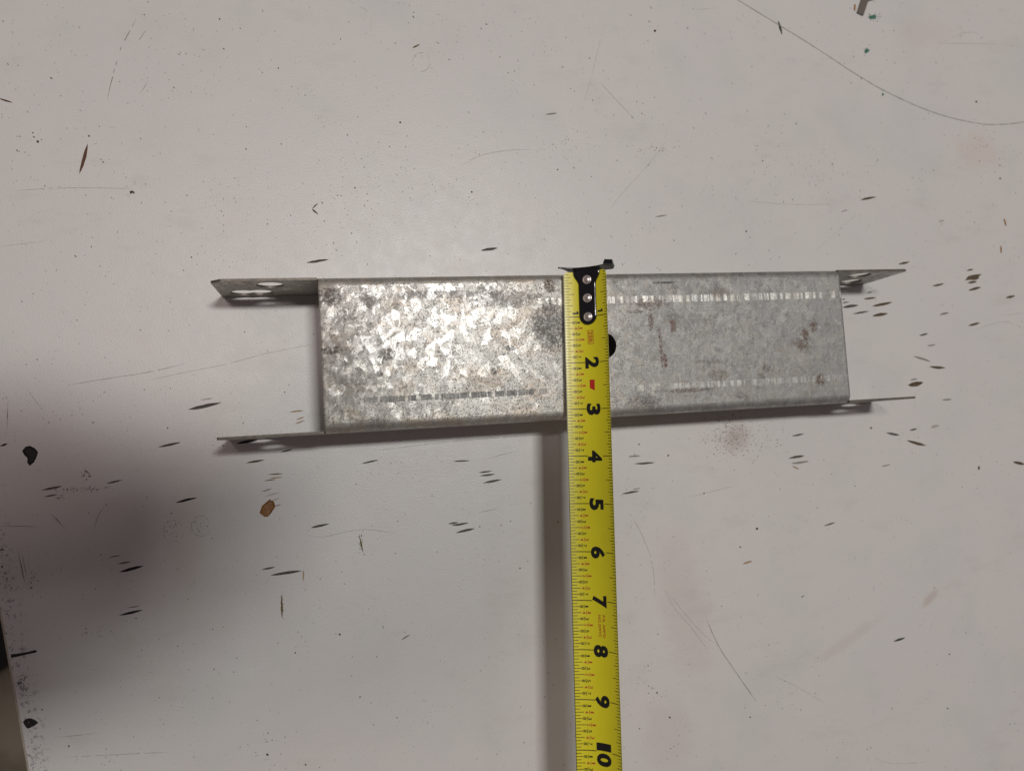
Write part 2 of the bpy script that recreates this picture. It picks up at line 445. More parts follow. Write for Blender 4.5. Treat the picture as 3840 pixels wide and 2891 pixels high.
# ------------------------------------------------------------------ work surface
# gouges: x1, y1, x2, y2 (photo pixels), width, material
D, BK, BR, G, P_, T, O, RU, MO = M_DARK, M_BLACK, M_BROWN, M_GREY, M_PALE, M_TAN, M_OLIVE, M_RUSTY, M_MOSS
GOUGES = [
    (703,1536,832,1509,14,D),(750,1500,800,1493,5,P_),(592,1677,679,1658,10,D),(922,1736,992,1724,8,BR),
    (158,1837,234,1822,9,D),(164,1863,217,1854,6,D),(398,1813,459,1799,7,D),(658,1885,740,1865,10,BK),
    (0,1672,29,1663,8,BK),(884,1664,967,1650,11,BK),(446,2145,539,2121,12,BK),(440,2114,494,2104,6,D),
    (405,2090,455,2082,4,D),(445,2307,537,2286,10,BK),(476,2278,527,2271,5,G),(0,2062,14,2058,7,BK),
    (1053,1695,1099,1684,6,D),(1164,1979,1236,1964,9,D),(1354,1739,1421,1724,7,D),(980,2135,1033,2125,7,D),
    (1012,2157,1134,2139,11,D),(1346,2002,1362,2074,5,O),(1057,2225,1058,2320,7,O),(1698,1730,1764,1727,6,D),
    (1793,1772,1848,1765,6,D),(1799,1784,1858,1777,7,D),(1810,1811,1883,1797,8,D),(1680,1964,1719,1958,7,D),
    (1692,1970,1759,1960,8,D),(1709,1998,1782,1981,9,D),(2355,1712,2403,1709,6,G),(2378,1739,2456,1734,8,D),
    (2331,1852,2398,1841,8,D),(2372,1836,2402,1830,4,G),(2968,1635,3016,1626,7,D),(2956,1719,3018,1709,10,D),
    (2966,1738,3035,1729,8,G),(2970,1747,2997,1760,6,T),(3088,1972,3134,1958,6,D),(2785,2114,2821,2103,8,T),
    (3368,991,3412,982,8,BR),(3249,1099,3272,1095,7,G),(3238,1122,3286,1116,8,BR),(3269,1149,3348,1133,11,BR),
    (3270,1186,3331,1176,12,BR),(3196,1178,3261,1167,7,D),(3158,1154,3220,1145,11,D),(3157,1125,3170,1122,5,D),
    (3157,1136,3185,1132,5,D),(3495,1073,3542,1063,8,BR),(3624,1015,3651,1011,6,BR),(3627,1062,3665,1056,9,BR),
    (3630,1090,3680,1077,10,BR),(3770,1118,3808,1110,9,BR),(3523,1181,3559,1173,8,G),(3630,1222,3676,1210,9,BR),
    (3446,1259,3482,1251,7,D),(3476,1297,3509,1292,6,G),(3422,1335,3492,1357,8,G),(3484,1375,3546,1379,11,BR),
    (3404,1445,3463,1434,18,BR),(3413,1425,3441,1420,6,G),(3532,1500,3570,1497,7,G),(3410,1613,3440,1607,7,D),
    (3489,1604,3523,1596,11,P_),(3322,1623,3375,1632,9,D),(3399,1651,3474,1671,12,BR),(3797,1731,3845,1741,12,BR),
    (3304,1750,3340,1741,5,G),(3266,1600,3267,1609,10,O),(3672,1746,3671,1763,10,O),
    (329,539,297,654,12,RU),(-6,369,48,386,7,RU),(1147,986,1235,973,10,D),(1802,940,1868,930,11,D),
    (2045,431,2090,425,7,G),(2918,78,2933,133,10,MO),(3226,751,3286,739,9,BR),(3153,796,3180,787,6,P_),
    (3518,832,3543,826,6,P_),(3350,2404,3395,2390,9,MO),(2456,814,2504,806,5,G),(2453,122,2460,113,9,RU),
    (1192,763,1170,784,5,BR),(1170,784,1191,802,7,BR),(1504,2399,1538,2378,6,G),(3004,2240,3016,2231,6,G),
    (1060,2152,1085,2146,5,D),(988,1803,1036,1797,4,O),(1085,1545,1140,1540,6,T),(1110,1575,1142,1563,5,T),
    (1105,1590,1145,1575,5,T),(1004,1779,1062,1776,5,O),(1010,1794,1060,1789,5,T),(982,1843,1020,1831,5,G),
    (994,1862,1048,1846,4,P_),(1010,1880,1052,1866,4,P_),(1030,1898,1056,1890,4,G),
]
CHIPS = [  # torn-out spots with an outline of their own
    ([(83,1690),(95,1675),(112,1671),(130,1680),(143,1694),(138,1712),(128,1733),(112,1747),(102,1735),(103,1718),(90,1705)], BK),
    ([(86,2707),(93,2697),(110,2691),(130,2697),(144,2708),(135,2716),(120,2725),(105,2731),(96,2725)], BK),
    ([(486,717),(497,716),(505,721),(504,728),(497,725),(488,729)], D),
    ([(3619,1052),(3630,1036),(3655,1030),(3682,1028),(3672,1036),(3669,1046),(3655,1051),(3640,1050)], BR),
    ([(40,2452),(62,2450),(100,2444),(132,2436),(139,2440),(134,2446),(100,2453),(62,2462),(41,2466)], BK),
    ([(973,1923),(983,1896),(1011,1872),(1027,1880),(1033,1899),(1017,1923),(1005,1937),(991,1938)], M_AMBER),
]
dots = [(334,511,5),(142,532,7),(123,499,4),(387,609,4),(718,965,4),(1044,257,4),(824,73,4),(1769,721,5),(1501,460,5),
        (2091,637,4),(3661,383,5),(3751,670,5),(2798,868,5),(8,2124,5),(158,2660,4),(258,2796,5),(2512,2689,5),(2464,2596,5),
        (2813,2688,4),(3560,2452,4),(3554,2655,4),(2640,1850,4),(2838,1982,6),(2776,2051,4),(1274,2378,6),(1108,2447,4),(1002,2828,6),(1146,2866,5),
        (1350,2612,4),(2093,1957,4),(1950,2130,4),(2506,1708,5),(2396,1666,4),(349,1584,4),(183,1584,3),(629,1605,4),(510,2318,4)]
for x, y, r in dots:
    CHIPS.append(([(x + .8 * r * math.cos(a * 1.047) * random.uniform(.75, 1.15), y + .8 * r * math.sin(a * 1.047) * random.uniform(.75, 1.15)) for a in range(6)],
                  random.choice((D, D, BR))))

def lens(x1, y1, x2, y2, wd):
    a, b = at(x1, y1), at(x2, y2)
    hw = wd * 0.5 * (at((x1 + x2) / 2, (y1 + y2) / 2 + 1) - at((x1 + x2) / 2, (y1 + y2) / 2)).length
    d = (b - a).xy
    n = Vector((-d.y, d.x)).normalized()
    up, dn, mid = [], [], []
    K = 7
    bow = random.uniform(-.25, .25)
    for i in range(1, K):
        t = i / K
        s = math.sin(math.pi * t) ** 0.8 * hw
        c = a.xy + d * t + n * (bow * hw * math.sin(math.pi * t))
        up.append(c + n * s * random.uniform(.82, 1.12))
        dn.append(c - n * s * random.uniform(.82, 1.12))
        mid.append(c + n * random.uniform(-.15, .15) * hw)
    return a.xy, b.xy, up, dn, mid, hw

EDGE_A, EDGE_B = Vector((-6.56, -6.26)), Vector((-6.09, -9.59))
ed = (EDGE_B - EDGE_A) / (EDGE_A.y - EDGE_B.y)                  # per inch downwards
def edge_x(y): return EDGE_A.x + ed.x * (EDGE_A.y - y)
TY0, TY1, TX1 = -22.0, 16.0, 27.0
outline = [(edge_x(TY0), TY0), (TX1, TY0), (TX1, TY1), (edge_x(TY1), TY1)]
table = empty('tabletop', (5, -3, 0))
tag(table, 'worn white painted workbench top with dark nicks and scuffs', 'workbench', kind='structure')
hole_loops, pits = [], []
for g in GOUGES:
    a, b, up, dn, mid, hw = lens(*g[:5])
    loop = [a] + dn + [b] + list(reversed(up))
    if not all(p.x > edge_x(p.y) + .02 for p in loop): continue
    hole_loops.append(loop)
    pits.append(('lens', loop, mid, g[5], min(.05, hw * 0.6)))
for pl, mt in CHIPS:
    loop = [at(*p).xy for p in pl]
    ar = sum(loop[i - 1].cross(loop[i]) for i in range(len(loop)))
    if ar < 0: loop.reverse()
    if not all(p.x > edge_x(p.y) + .015 for p in loop): continue
    hole_loops.append(loop)
    pits.append(('chip', loop, None, mt, .03))
V, Fc = cdt(outline, hole_loops)
verts = [(v.x, v.y, 0) for v in V]
k = len(verts)
verts += [(x, y, 0) for x, y in outline] + [(x, y, -.75) for x, y in outline]
faces = list(Fc)
for i in range(4):
    j = (i + 1) % 4
    faces.append((k + i, k + 4 + i, k + 4 + j, k + j))
faces.append((k + 7, k + 6, k + 5, k + 4))
mesh_obj('painted_board', verts, faces, M_TABLE, table)
for kind, loop, mid, mt, dep in pits:
    vv = [(p.x, p.y, 0.0) for p in loop]
    n = len(vv)
    ff = []
    if kind == 'lens':
        K = len(mid)
        vv += [(p.x, p.y, -dep) for p in mid]
        # loop = a, dn[0..K-1], b, up[K-1..0]
        A, B = 0, K + 1
        dnI = lambda i: 1 + i
        upI = lambda i: K + 2 + (K - 1 - i)
        mI = lambda i: n + i
        ff += [(A, dnI(0), mI(0)), (A, mI(0), upI(0)), (B, mI(K - 1), dnI(K - 1)), (B, upI(K - 1), mI(K - 1))]
        for i in range(K - 1):
            ff += [(dnI(i), dnI(i + 1), mI(i + 1), mI(i)), (mI(i), mI(i + 1), upI(i + 1), upI(i))]
        mesh_obj('gouge', vv, ff, mt, table)
    else:
        c = sum(loop, Vector((0, 0))) / n
        for p in loop:
            q = c + (p - c) * 0.72
            vv.append((q.x, q.y, -dep * random.uniform(.7, 1.2)))
        vv.append((c.x, c.y, -dep))
        for i in range(n):
            j = (i + 1) % n
            ff += [(i, j, n + j, n + i), (n + i, n + j, 2 * n)]
        mesh_obj('paint_chip', vv, ff, mt, table)

# worn strip along the left edge of the board
ev, ef = [], []
for i in range(41):
    y = TY0 + (TY1 - TY0) * i / 40
    x = edge_x(y)
    ev += [(x - .003, y, -.012), (x - .05, y, -.03), (x - .055, y, -.74)]
    if i:
        b = 3 * i
        ef += [(b - 3, b, b + 1, b - 2), (b - 2, b + 1, b + 2, b - 1)]
mesh_obj('edge_band', ev, ef, M_CORE, table)

def ribbon(pts, wd, mat, name='scratch', z=.004, gaps=0.0):
    """a thin score line through photo pixels (Catmull-Rom), width in inches"""
    P = [at(*p).xy for p in pts]
    P = [P[0] * 2 - P[1]] + P + [P[-1] * 2 - P[-2]]
    line = []
    for i in range(1, len(P) - 2):
        L = max(3, int((P[i + 1] - P[i]).length / .08))
        for s in range(L):
            t = s / L
            line.append(0.5 * ((2 * P[i]) + (P[i + 1] - P[i - 1]) * t + (2 * P[i - 1] - 5 * P[i] + 4 * P[i + 1] - P[i + 2]) * t * t
                               + (3 * P[i] - P[i - 1] - 3 * P[i + 1] + P[i + 2]) * t ** 3))
    line.append(P[-2])
    vv, ff = [], []
    N = len(line)
    for i, c in enumerate(line):
        d = (line[min(i + 1, N - 1)] - line[max(i - 1, 0)]).normalized()
        n = Vector((-d.y, d.x))
        ww = wd * .5 * (min(1, (i + .3) / 4, (N - .7 - i) / 4)) * random.uniform(.6, 1.25)
        c = c + n * random.uniform(-.15, .15) * wd
        vv += [((c + n * ww).x, (c + n * ww).y, z), ((c - n * ww).x, (c - n * ww).y, z)]
        if i and random.random() >= gaps:
            ff.append((2 * i - 2, 2 * i - 1, 2 * i + 1, 2 * i))
    return mesh_obj(name, vv, ff, mat, table)

ribbon([(2700,-42),(2765,0),(2912,90),(3044,171),(3200,273),(3315,341),(3459,407),(3561,441),(3669,464),(3741,468),(3801,464),(3860,455)], .021, M_GREY)
for pts, wd, mt, gp in (
        ([(2648,2320),(2697,2425),(2760,2520),(2836,2630)], .018, M_GREY, .1),
        ([(2488,2202),(2530,2280),(2590,2350),(2650,2430)], .012, M_PALE, .1),
        ([(2500,2215),(2560,2290),(2630,2370),(2697,2425)], .010, M_PALE, .1),
        ([(2352,1914),(2400,1990),(2440,2090),(2454,2180),(2452,2245)], .014, M_PALE, .25),
        ([(2249,309),(2310,375),(2381,449)], .016, M_PALE, .1),
        ([(2505,520),(2430,620),(2330,730),(2285,790)], .012, M_PALE, .15),
        ([(1730,620),(1800,585),(1900,565),(1990,562)], .012, M_PALE, .1),
        ([(2260,115),(2220,280),(2180,420)], .010, M_PALE, .2),
        ([(510,75),(480,130),(450,190),(430,260),(412,330),(402,375)], .018, M_GREY, .45),
        ([(563,90),(530,140),(505,170)], .012, M_GREY, .4),
        ([(555,305),(540,330),(525,352)], .014, M_GREY, .35),
        ([(0,925),(80,915),(170,905)], .010, M_PALE, .1),
        ([(60,715),(250,705),(500,708)], .012, M_PALE, .2),
        ([(560,1425),(700,1395),(850,1365),(1000,1325),(1180,1290)], .012, M_PALE, .15),
        ([(250,1445),(400,1420),(560,1395),(700,1362)], .010, M_GREY, .25),
        ([(700,1680),(760,1640),(900,1650)], .006, M_PALE, .4),
        ([(1400,1690),(1700,1655),(2120,1622)], .008, M_GREY, .2),
        ([(1810,1728),(1880,1705),(1950,1690)], .009, M_GREY, .15),
        ([(1780,1925),(1840,1912),(1885,1903)], .012, M_GREY, .2),
        ([(1925,1893),(1960,1886)], .012, M_GREY, .2),
        ([(1150,2008),(1215,2012),(1290,1995),(1360,1985),(1420,1990),(1490,2000)], .008, M_GREY, .25),
        ([(65,2055),(78,2110),(90,2170),(100,2192)], .014, M_DARK, .3),
        ([(82,2070),(92,2120),(100,2160)], .012, M_DARK, .35),
        ([(0,1972),(80,1973),(165,1975)], .010, M_DARK, .2),
        ([(188,1924),(215,1950),(247,1985)], .018, M_DARK, .15),
        ([(112,1475),(135,1505),(158,1530)], .008, M_DARK, .2),
        ([(395,1900),(370,1930),(350,1990)], .009, M_DARK, .25),
        ([(200,2762),(280,2757),(375,2745)], .010, M_GREY, .15),
        ([(240,2838),(400,2830),(640,2818)], .008, M_GREY, .3),
        ([(26,1615),(28,1560),(30,1500)], .012, M_DARK, .25),
        ([(2580,1864),(2640,1850),(2760,1820)], .009, M_GREY, .2),
        ([(3640,1245),(3690,1225),(3765,1207),(3800,1215),(3845,1235)], .012, M_PALE, .1),
        ([(3748,1183),(3800,1178),(3845,1172)], .012, M_PALE, .2),
        ([(3276,2830),(3300,2850),(3360,2862),(3480,2855)], .012, M_PALE, .15),
        ([(2900,2530),(3000,2580),(3100,2640)], .012, M_PALE, .2),
        ([(3515,165),(3560,150),(3610,125),(3670,123)], .012, M_PALE, .2),
        ([(3520,165),(3620,164),(3740,168)], .010, M_PALE, .15),
        ([(2805,755),(2900,763),(3000,768),(3130,766)], .010, M_PALE, .2),
        ([(3226,790),(3150,860),(3080,920),(3050,955)], .010, M_PALE, .2),
        ([(1346,2010),(1352,2040),(1358,2070)], .010, M_OLIVE, .2),
        ([(1130,2137),(1138,2160),(1137,2180)], .012, M_TAN, .1),
        ([(1300,0),(1385,50),(1390,120)], .008, M_PALE, .4),
        ([(2600,40),(2690,30)], .008, M_PALE, .3),
        ([(1375,1875),(1365,1800),(1350,1760)], .006, M_PALE, .4)):
    ribbon(pts, wd * .9, mt, gaps=gp * (.35 if gp < .4 else 1))
# two faint rings left by a small bolt head
for cx, cy, r in ((754, 1972, 36), (650, 1990, 38), (1580, 234, 33)):
    ribbon([(cx + r * math.cos(a), cy + r * math.sin(a) * 1.05) for a in [x * .5 for x in range(13)]], .008, M_GREY, gaps=.35)

# specks of dirt too many to count
sv, sf, si = [], [], []
def speck(p, r, ang, asp, mi):
    k = len(sv)
    n = random.choice((4, 5, 6))
    for i in range(n):
        a = 2 * math.pi * i / n
        q = Vector((math.cos(a) * r * asp, math.sin(a) * r)) * random.uniform(.7, 1.2)
        c, s = math.cos(ang), math.sin(ang)
        sv.append((p.x + q.x * c - q.y * s, p.y + q.x * s + q.y * c, .005))
    sf.append(tuple(range(k, k + n)))
    si.append(mi)
def ok(p): return p.x > edge_x(p.y) + .05
for i in range(6500):
    x, y = random.uniform(-50, 3890), random.uniform(-50, 2940)
    if noise.noise(Vector((x, y, 0)) * .0035) * .9 + random.random() * .9 < .3: continue
    p = at(x, y)
    if not ok(p): continue
    r = .0055 + .0085 * random.random() ** 3
    up = y < 1100
    speck(p, r, (-1.0 if up else random.uniform(0, 3)) + random.gauss(0, .4), random.uniform(1, 2.8 if up else 1.6), random.choice((0, 1, 2, 2, 2, 3, 3, 3)))
for cx, cy, sx, sy, n, mi in ((2740, 1615, 40, 35, 200, (1, 4, 3)), (2770, 1655, 75, 42, 260, (1, 3, 3, 4)), (255, 1838, 40, 6, 26, (0, 0)), (330, 1832, 60, 5, 30, (0, 0)),
                              (228, 1864, 10, 6, 14, (0,)), (325, 1785, 10, 8, 14, (0,)), (322, 1765, 8, 5, 8, (0,)), (3277, 65, 13, 8, 60, (5,)), (3250, 193, 8, 8, 16, (5,)),
                              (3310, 352, 4, 8, 5, (5,)), (3605, 125, 6, 14, 14, (6,)), (60, 2600, 30, 40, 60, (0, 7)), (85, 2580, 14, 20, 40, (7, 0)),
                              (130, 2830, 12, 60, 70, (7, 2, 2)), (20, 2200, 14, 60, 40, (0, 2)), (120, 2170, 12, 20, 20, (0, 1)), (1000, 2800, 40, 60, 26, (0, 0, 1)),
                              (3700, 570, 70, 50, 40, (3, 4, 1)), (1058, 2275, 5, 20, 22, (6,)), (1352, 2040, 5, 22, 20, (6,)), (345, 2370, 30, 12, 14, (0, 1)),
                              (650, 1992, 18, 16, 22, (1, 2)), (750, 1975, 16, 14, 18, (1, 2)), (2440, 2570, 30, 30, 14, (0,)), (2450, 560, 40, 10, 40, (2, 2, 1)),
                              (2130, 540, 60, 30, 60, (2, 3)), (1520, 700, 160, 90, 140, (2, 3)), (3000, 650, 120, 50, 60, (2, 3)), (2430, 845, 25, 15, 20, (2, 3))):
    for i in range(n):
        p = at(random.gauss(cx, sx), random.gauss(cy, sy))
        if ok(p): speck(p, random.uniform(.004, .013), random.uniform(0, 3), random.uniform(1, 1.8), random.choice(mi))
o = mesh_obj('dirt_speck', sv, sf, [M_DARK, M_BROWN, M_GREY, M_PALE, M_RUSTY, M_GREEN, M_OLIVE, plain('blue_grey_scuff', (0.13, 0.14, 0.17), .6)], table, midx=si)
o['kind'] = 'stuff'

for cx, cy, rx, ry, rot in ((3277, 65, 19, 9, -.35), (3250, 193, 9, 9, .6), (3310, 353, 4, 8, .3)):
    for q in range(5):
        ox, oy = cx + random.uniform(-.5, .5) * rx, cy + random.uniform(-.5, .5) * ry
        P = []
        for i in range(9):
            a = 2 * math.pi * i / 9
            e = random.uniform(.35, .75)
            x, y = rx * e * math.cos(a), ry * e * math.sin(a)
            P.append(at(ox + x * math.cos(rot) - y * math.sin(rot), oy + x * math.sin(rot) + y * math.cos(rot)).xy)
        mesh_obj('green_smear', [(p.x, p.y, .0035 + .0006 * q) for p in P], [tuple(reversed(range(9)))], M_GREEN, table)

# ------------------------------------------------------------------ floor far below, seen past the board's edge
FZ = -34.0
fl = mesh_obj('floor', [(-90, -90, FZ), (60, -90, FZ), (60, 60, FZ), (-90, 60, FZ)], [(0, 1, 2, 3)], M_FLOOR)
tag(fl, kind='structure')
mp = [at(x, y, FZ).xy for x, y in ((-420, 2020), (130, 2020), (130, 2470), (36, 2492), (0, 2516), (-420, 2800))]
ar = sum(mp[i - 1].cross(mp[i]) for i in range(len(mp)))
if ar < 0: mp.reverse()
n = len(mp)
mv = [(p.x, p.y, FZ + .012) for p in mp] + [(p.x, p.y, FZ + .36) for p in mp]
mo = mesh_obj('black_slab', mv, [tuple(range(n, 2 * n))] + [(i, (i + 1) % n, n + (i + 1) % n, n + i) for i in range(n)], M_SLAB, origin=(mp[0].x, mp[0].y, FZ))  # thin black slab fills the dark patch past the board's edge
tag(mo, 'thin black slab on the concrete floor below the left edge of the workbench', 'mat')

# ------------------------------------------------------------------ galvanized channel
H, L, W, TH, RB = 1.69, 12.176, 3.21, 0.052, 0.19
chan = empty('steel_channel', (L / 2, -W / 2, 0))
tag(chan, 'galvanized steel channel lying legs down with holed tabs at both ends', 'metal channel')

def sheet(name, outline, holes, fmap, mat, seams=(), lines=(), pts=(), smooth=True):
    """flat sheet in (x, s) bent by fmap(x, s) -> outer point, outward normal; real thickness TH"""
    V, Fc = cdt(outline, holes, lines, pts)
    used = sorted({i for f in Fc for i in f})
    ix = {v: i for i, v in enumerate(used)}
    outer, inner = [], []
    for i in used:
        p, nrm = fmap(V[i].x, V[i].y)
        outer.append(p)
        inner.append(p - nrm * TH)
    n = len(used)
    ff = [tuple(ix[i] for i in f) for f in Fc]
    cnt = {}
    for f in ff:
        for i in range(len(f)):
            a, b = f[i], f[(i + 1) % len(f)]
            cnt[(a, b)] = cnt.get((a, b), 0) + 1
    out = list(ff) + [tuple(n + i for i in reversed(f)) for f in ff]
    for (a, b) in cnt:
        if (b, a) in cnt: continue
        sa, sb = V[used[a]].y, V[used[b]].y
        if any(abs(sa - s) < 1e-5 and abs(sb - s) < 1e-5 for s in seams): continue
        out.append((b, a, n + a, n + b))
    o = mesh_obj(name, outer + inner, out, [mat, M_CUT], chan, midx=[0 if i < 2 * len(ff) else 1 for i in range(len(out))])
    if smooth:
        for p in o.data.polygons:
            if p.index < 2 * len(ff):
                ys = [abs(V[used[i % n]].y) for i in p.vertices]
                p.use_smooth = max(ys) <= S1 + 1e-4 or min(ys) >= S2 - 1e-4
    return o

# the web with its two bends, s runs across (0 at the far bend tangent)
ARC = RB * math.pi / 2
S1, S2 = ARC, ARC + (W - 2 * RB)
S3 = S2 + ARC
def web_map(x, s):
    dip = 0.012 * max(0, 1 - min(x, L - x) / .05) ** 2          # rolled-over sheared ends
    if s < S1:
        a = s / RB
        n_ = Vector((0, math.cos(a), math.sin(a)))
        p = Vector((x, -RB, H - RB)) + n_ * RB
    elif s > S2:
        a = (s - S2) / RB
        n_ = Vector((0, -math.sin(a), math.cos(a)))
        p = Vector((x, -W + RB, H - RB)) + n_ * RB
    else:
        n_ = Vector((0, 0, 1))
        p = Vector((x, -RB - (s - S1), H))
    p = p - n_ * dip
    return p, n_
def web_map_r(x, y):                                             # outline laid out with y = -s so faces wind upward
    return web_map(x, -y)
circ = lambda cx, cy, r, n=36: [(cx + r * math.cos(2 * math.pi * i / n), cy + r * math.sin(2 * math.pi * i / n)) for i in range(n)]
lines = []
for i in range(1, 8):
    lines += [((0, -ARC * i / 8), (L, -ARC * i / 8)), ((0, -S2 - ARC * i / 8), (L, -S2 - ARC * i / 8))]
lines += [((0, -S1), (L, -S1)), ((0, -S2), (L, -S2))]
for e in (.012, .025, .05):
    lines += [((e, 0), (e, -S3)), ((L - e, 0), (L - e, -S3))]
pts = [(x * .5 + .25, -(S1 + (S2 - S1) * j / 8)) for x in range(24) for j in range(1, 8) if (x * .5 + .25 - 6.07) ** 2 + ((S1 + (S2 - S1) * j / 8) - S1 - 1.505) ** 2 > .16]
sheet('web', [(0, -S3), (L, -S3), (L, 0), (0, 0)], [circ(6.07, -(S1 + 1.63 - RB), .292)], web_map_r, M_ZINC, seams=(0, -S3), lines=lines, pts=pts)

# flanges: laid out in (x, z); tabs run past the web at both ends
ZT, ZB = H - .075, H - RB
def flange(y, out, tabs, holes, chamfer):
    a, b = tabs
    fr = lambda x, z: (Vector((x, y, z)), Vector((0, out, 0)))
    # the middle reaches the bend tangent, the tabs stop at ZT
    if chamfer:
        left = [(-.015, ZT), (-a + .21, ZT), (-a, ZT - .17), (-a, .02), (-a + .02, 0)]
    else:
        left = [(-.015, ZT), (-a + .03, ZT), (-a, ZT - .03), (-a, .02), (-a + .02, 0)]
    ol = left + [(L + b - .02, 0), (L + b, .02), (L + b, ZT - .05), (L + b - .05, ZT), (L + .015, ZT), (L + .015, ZB - .02), (L, ZB), (0, ZB), (-.015, ZB - .02)]
    hs = []
    for grp in holes:
        if len(grp) == 1: hs.append(circ(*grp[0], 32))
        else:                                                    # two punched circles running together
            (x1, z1, r1), (x2, z2, r2) = grp
            d = math.hypot(x2 - x1, z2 - z1)
            th = math.acos(min(1, d / 2 / r1))
            base = math.atan2(z2 - z1, x2 - x1)
            arc1 = [(x1 + r1 * math.cos(base + th + (2 * math.pi - 2 * th) * i / 26), z1 + r1 * math.sin(base + th + (2 * math.pi - 2 * th) * i / 26)) for i in range(27)]
            arc2 = [(x2 + r2 * math.cos(base + math.pi + th + (2 * math.pi - 2 * th) * i / 26), z2 + r2 * math.sin(base + math.pi + th + (2 * math.pi - 2 * th) * i / 26)) for i in range(1, 26)]
            hs.append(arc1 + arc2)
    # winding: CDT gives +; seen from -y that faces -y, so mirror for the far flange
    if out > 0:
        ol = [(-x, z) for x, z in ol]
        hs = [[(-x, z) for x, z in h] for h in hs]
        f = lambda x, z: fr(-x, z)
        lines = [((0, ZB), (-L, ZB))]
    else:
        f = fr
        lines = [((0, ZB), (L, ZB))]
    return sheet('flange', ol, hs, f, M_ZINC, seams=(), smooth=False)
flange(0.0, 1, (2.10, 1.985), [[(-.98, 1.17, .28)], [(-1.60, .42, .28), (-1.27, .42, .28)], [(L + .95, 1.17, .28)], [(L + 1.27, .42, .28)]], True)
flange(-W, -1, (2.07, 1.905), [[(-.98, 1.17, .28)], [(-1.36, .42, .28)], [(L + .95, 1.17, .28)], [(L + 1.22, .42, .28)]], False)

# ------------------------------------------------------------------ tape measure
X0, TT, Z0, SL = 5.205, -0.0494, 0.115, 0.0252
TH0, TH1 = math.radians(6), math.radians(63)
def prof(v, lift=0.0):
    """cross-section of the cupped, rolled blade: v in inches across, lift along its normal"""
    k = TH1 - TH0
    a = TH0 + k * v
    x = (math.sin(a) - math.sin(TH0)) / k
    z = (math.cos(TH0) - math.cos(a)) / k
    return x - math.sin(a) * lift, z + math.cos(a) * lift
def on(u, v, lift=0.0):
    x, z = prof(v, lift)
    ln = math.hypot(1, TT)
    return Vector((X0 + TT * u + x / ln, -u + x * TT / ln, H + Z0 + SL * u + z))
tape = empty('tape_measure', (X0, 0, H))
tag(tape, 'yellow tape measure blade with black hook lying across the steel channel', 'tape measure')

def grid_blade():
    NV = 40
    us = [0.0, .02, .05, .09, .14, .2, .3, .5, .75, 1.0] + [1.0 + .5 * i for i in range(1, 27)]
    def u0(v):                                                   # clipped left corner, rounded right corner
        if v < .07: return .05 * (1 - v / .07) + .012
        if v > .88: return .012 + .13 - math.sqrt(max(0, .13 ** 2 - (min(v, 1) - .88) ** 2))
        return .012
    vv, ff = [], []
    for lift in (0, -.006):
        for u in us:
            for j in range(NV + 1):
                v = j / NV
                vv.append(on(max(u, u0(v)) if u < .2 else u, v, lift))
    n = len(us) * (NV + 1)
    R_ = NV + 1
    for i in range(len(us) - 1):
        for j in range(NV):
            a, b, c, d = i * R_ + j, i * R_ + j + 1, (i + 1) * R_ + j + 1, (i + 1) * R_ + j
            ff.append((a, d, c, b))
            ff.append((n + a, n + b, n + c, n + d))
        a, d = i * R_, (i + 1) * R_
        ff.append((a, n + a, n + d, d))
        a, d = i * R_ + NV, (i + 1) * R_ + NV
        ff.append((a, d, n + d, n + a))
    for j in range(NV):
        ff.append((j, j + 1, n + j + 1, n + j))
    return mesh_obj('blade', vv, ff, M_BLADE, tape, smooth=False)
blade = grid_blade()
for p in blade.data.polygons: p.use_smooth = len(p.vertices) == 4

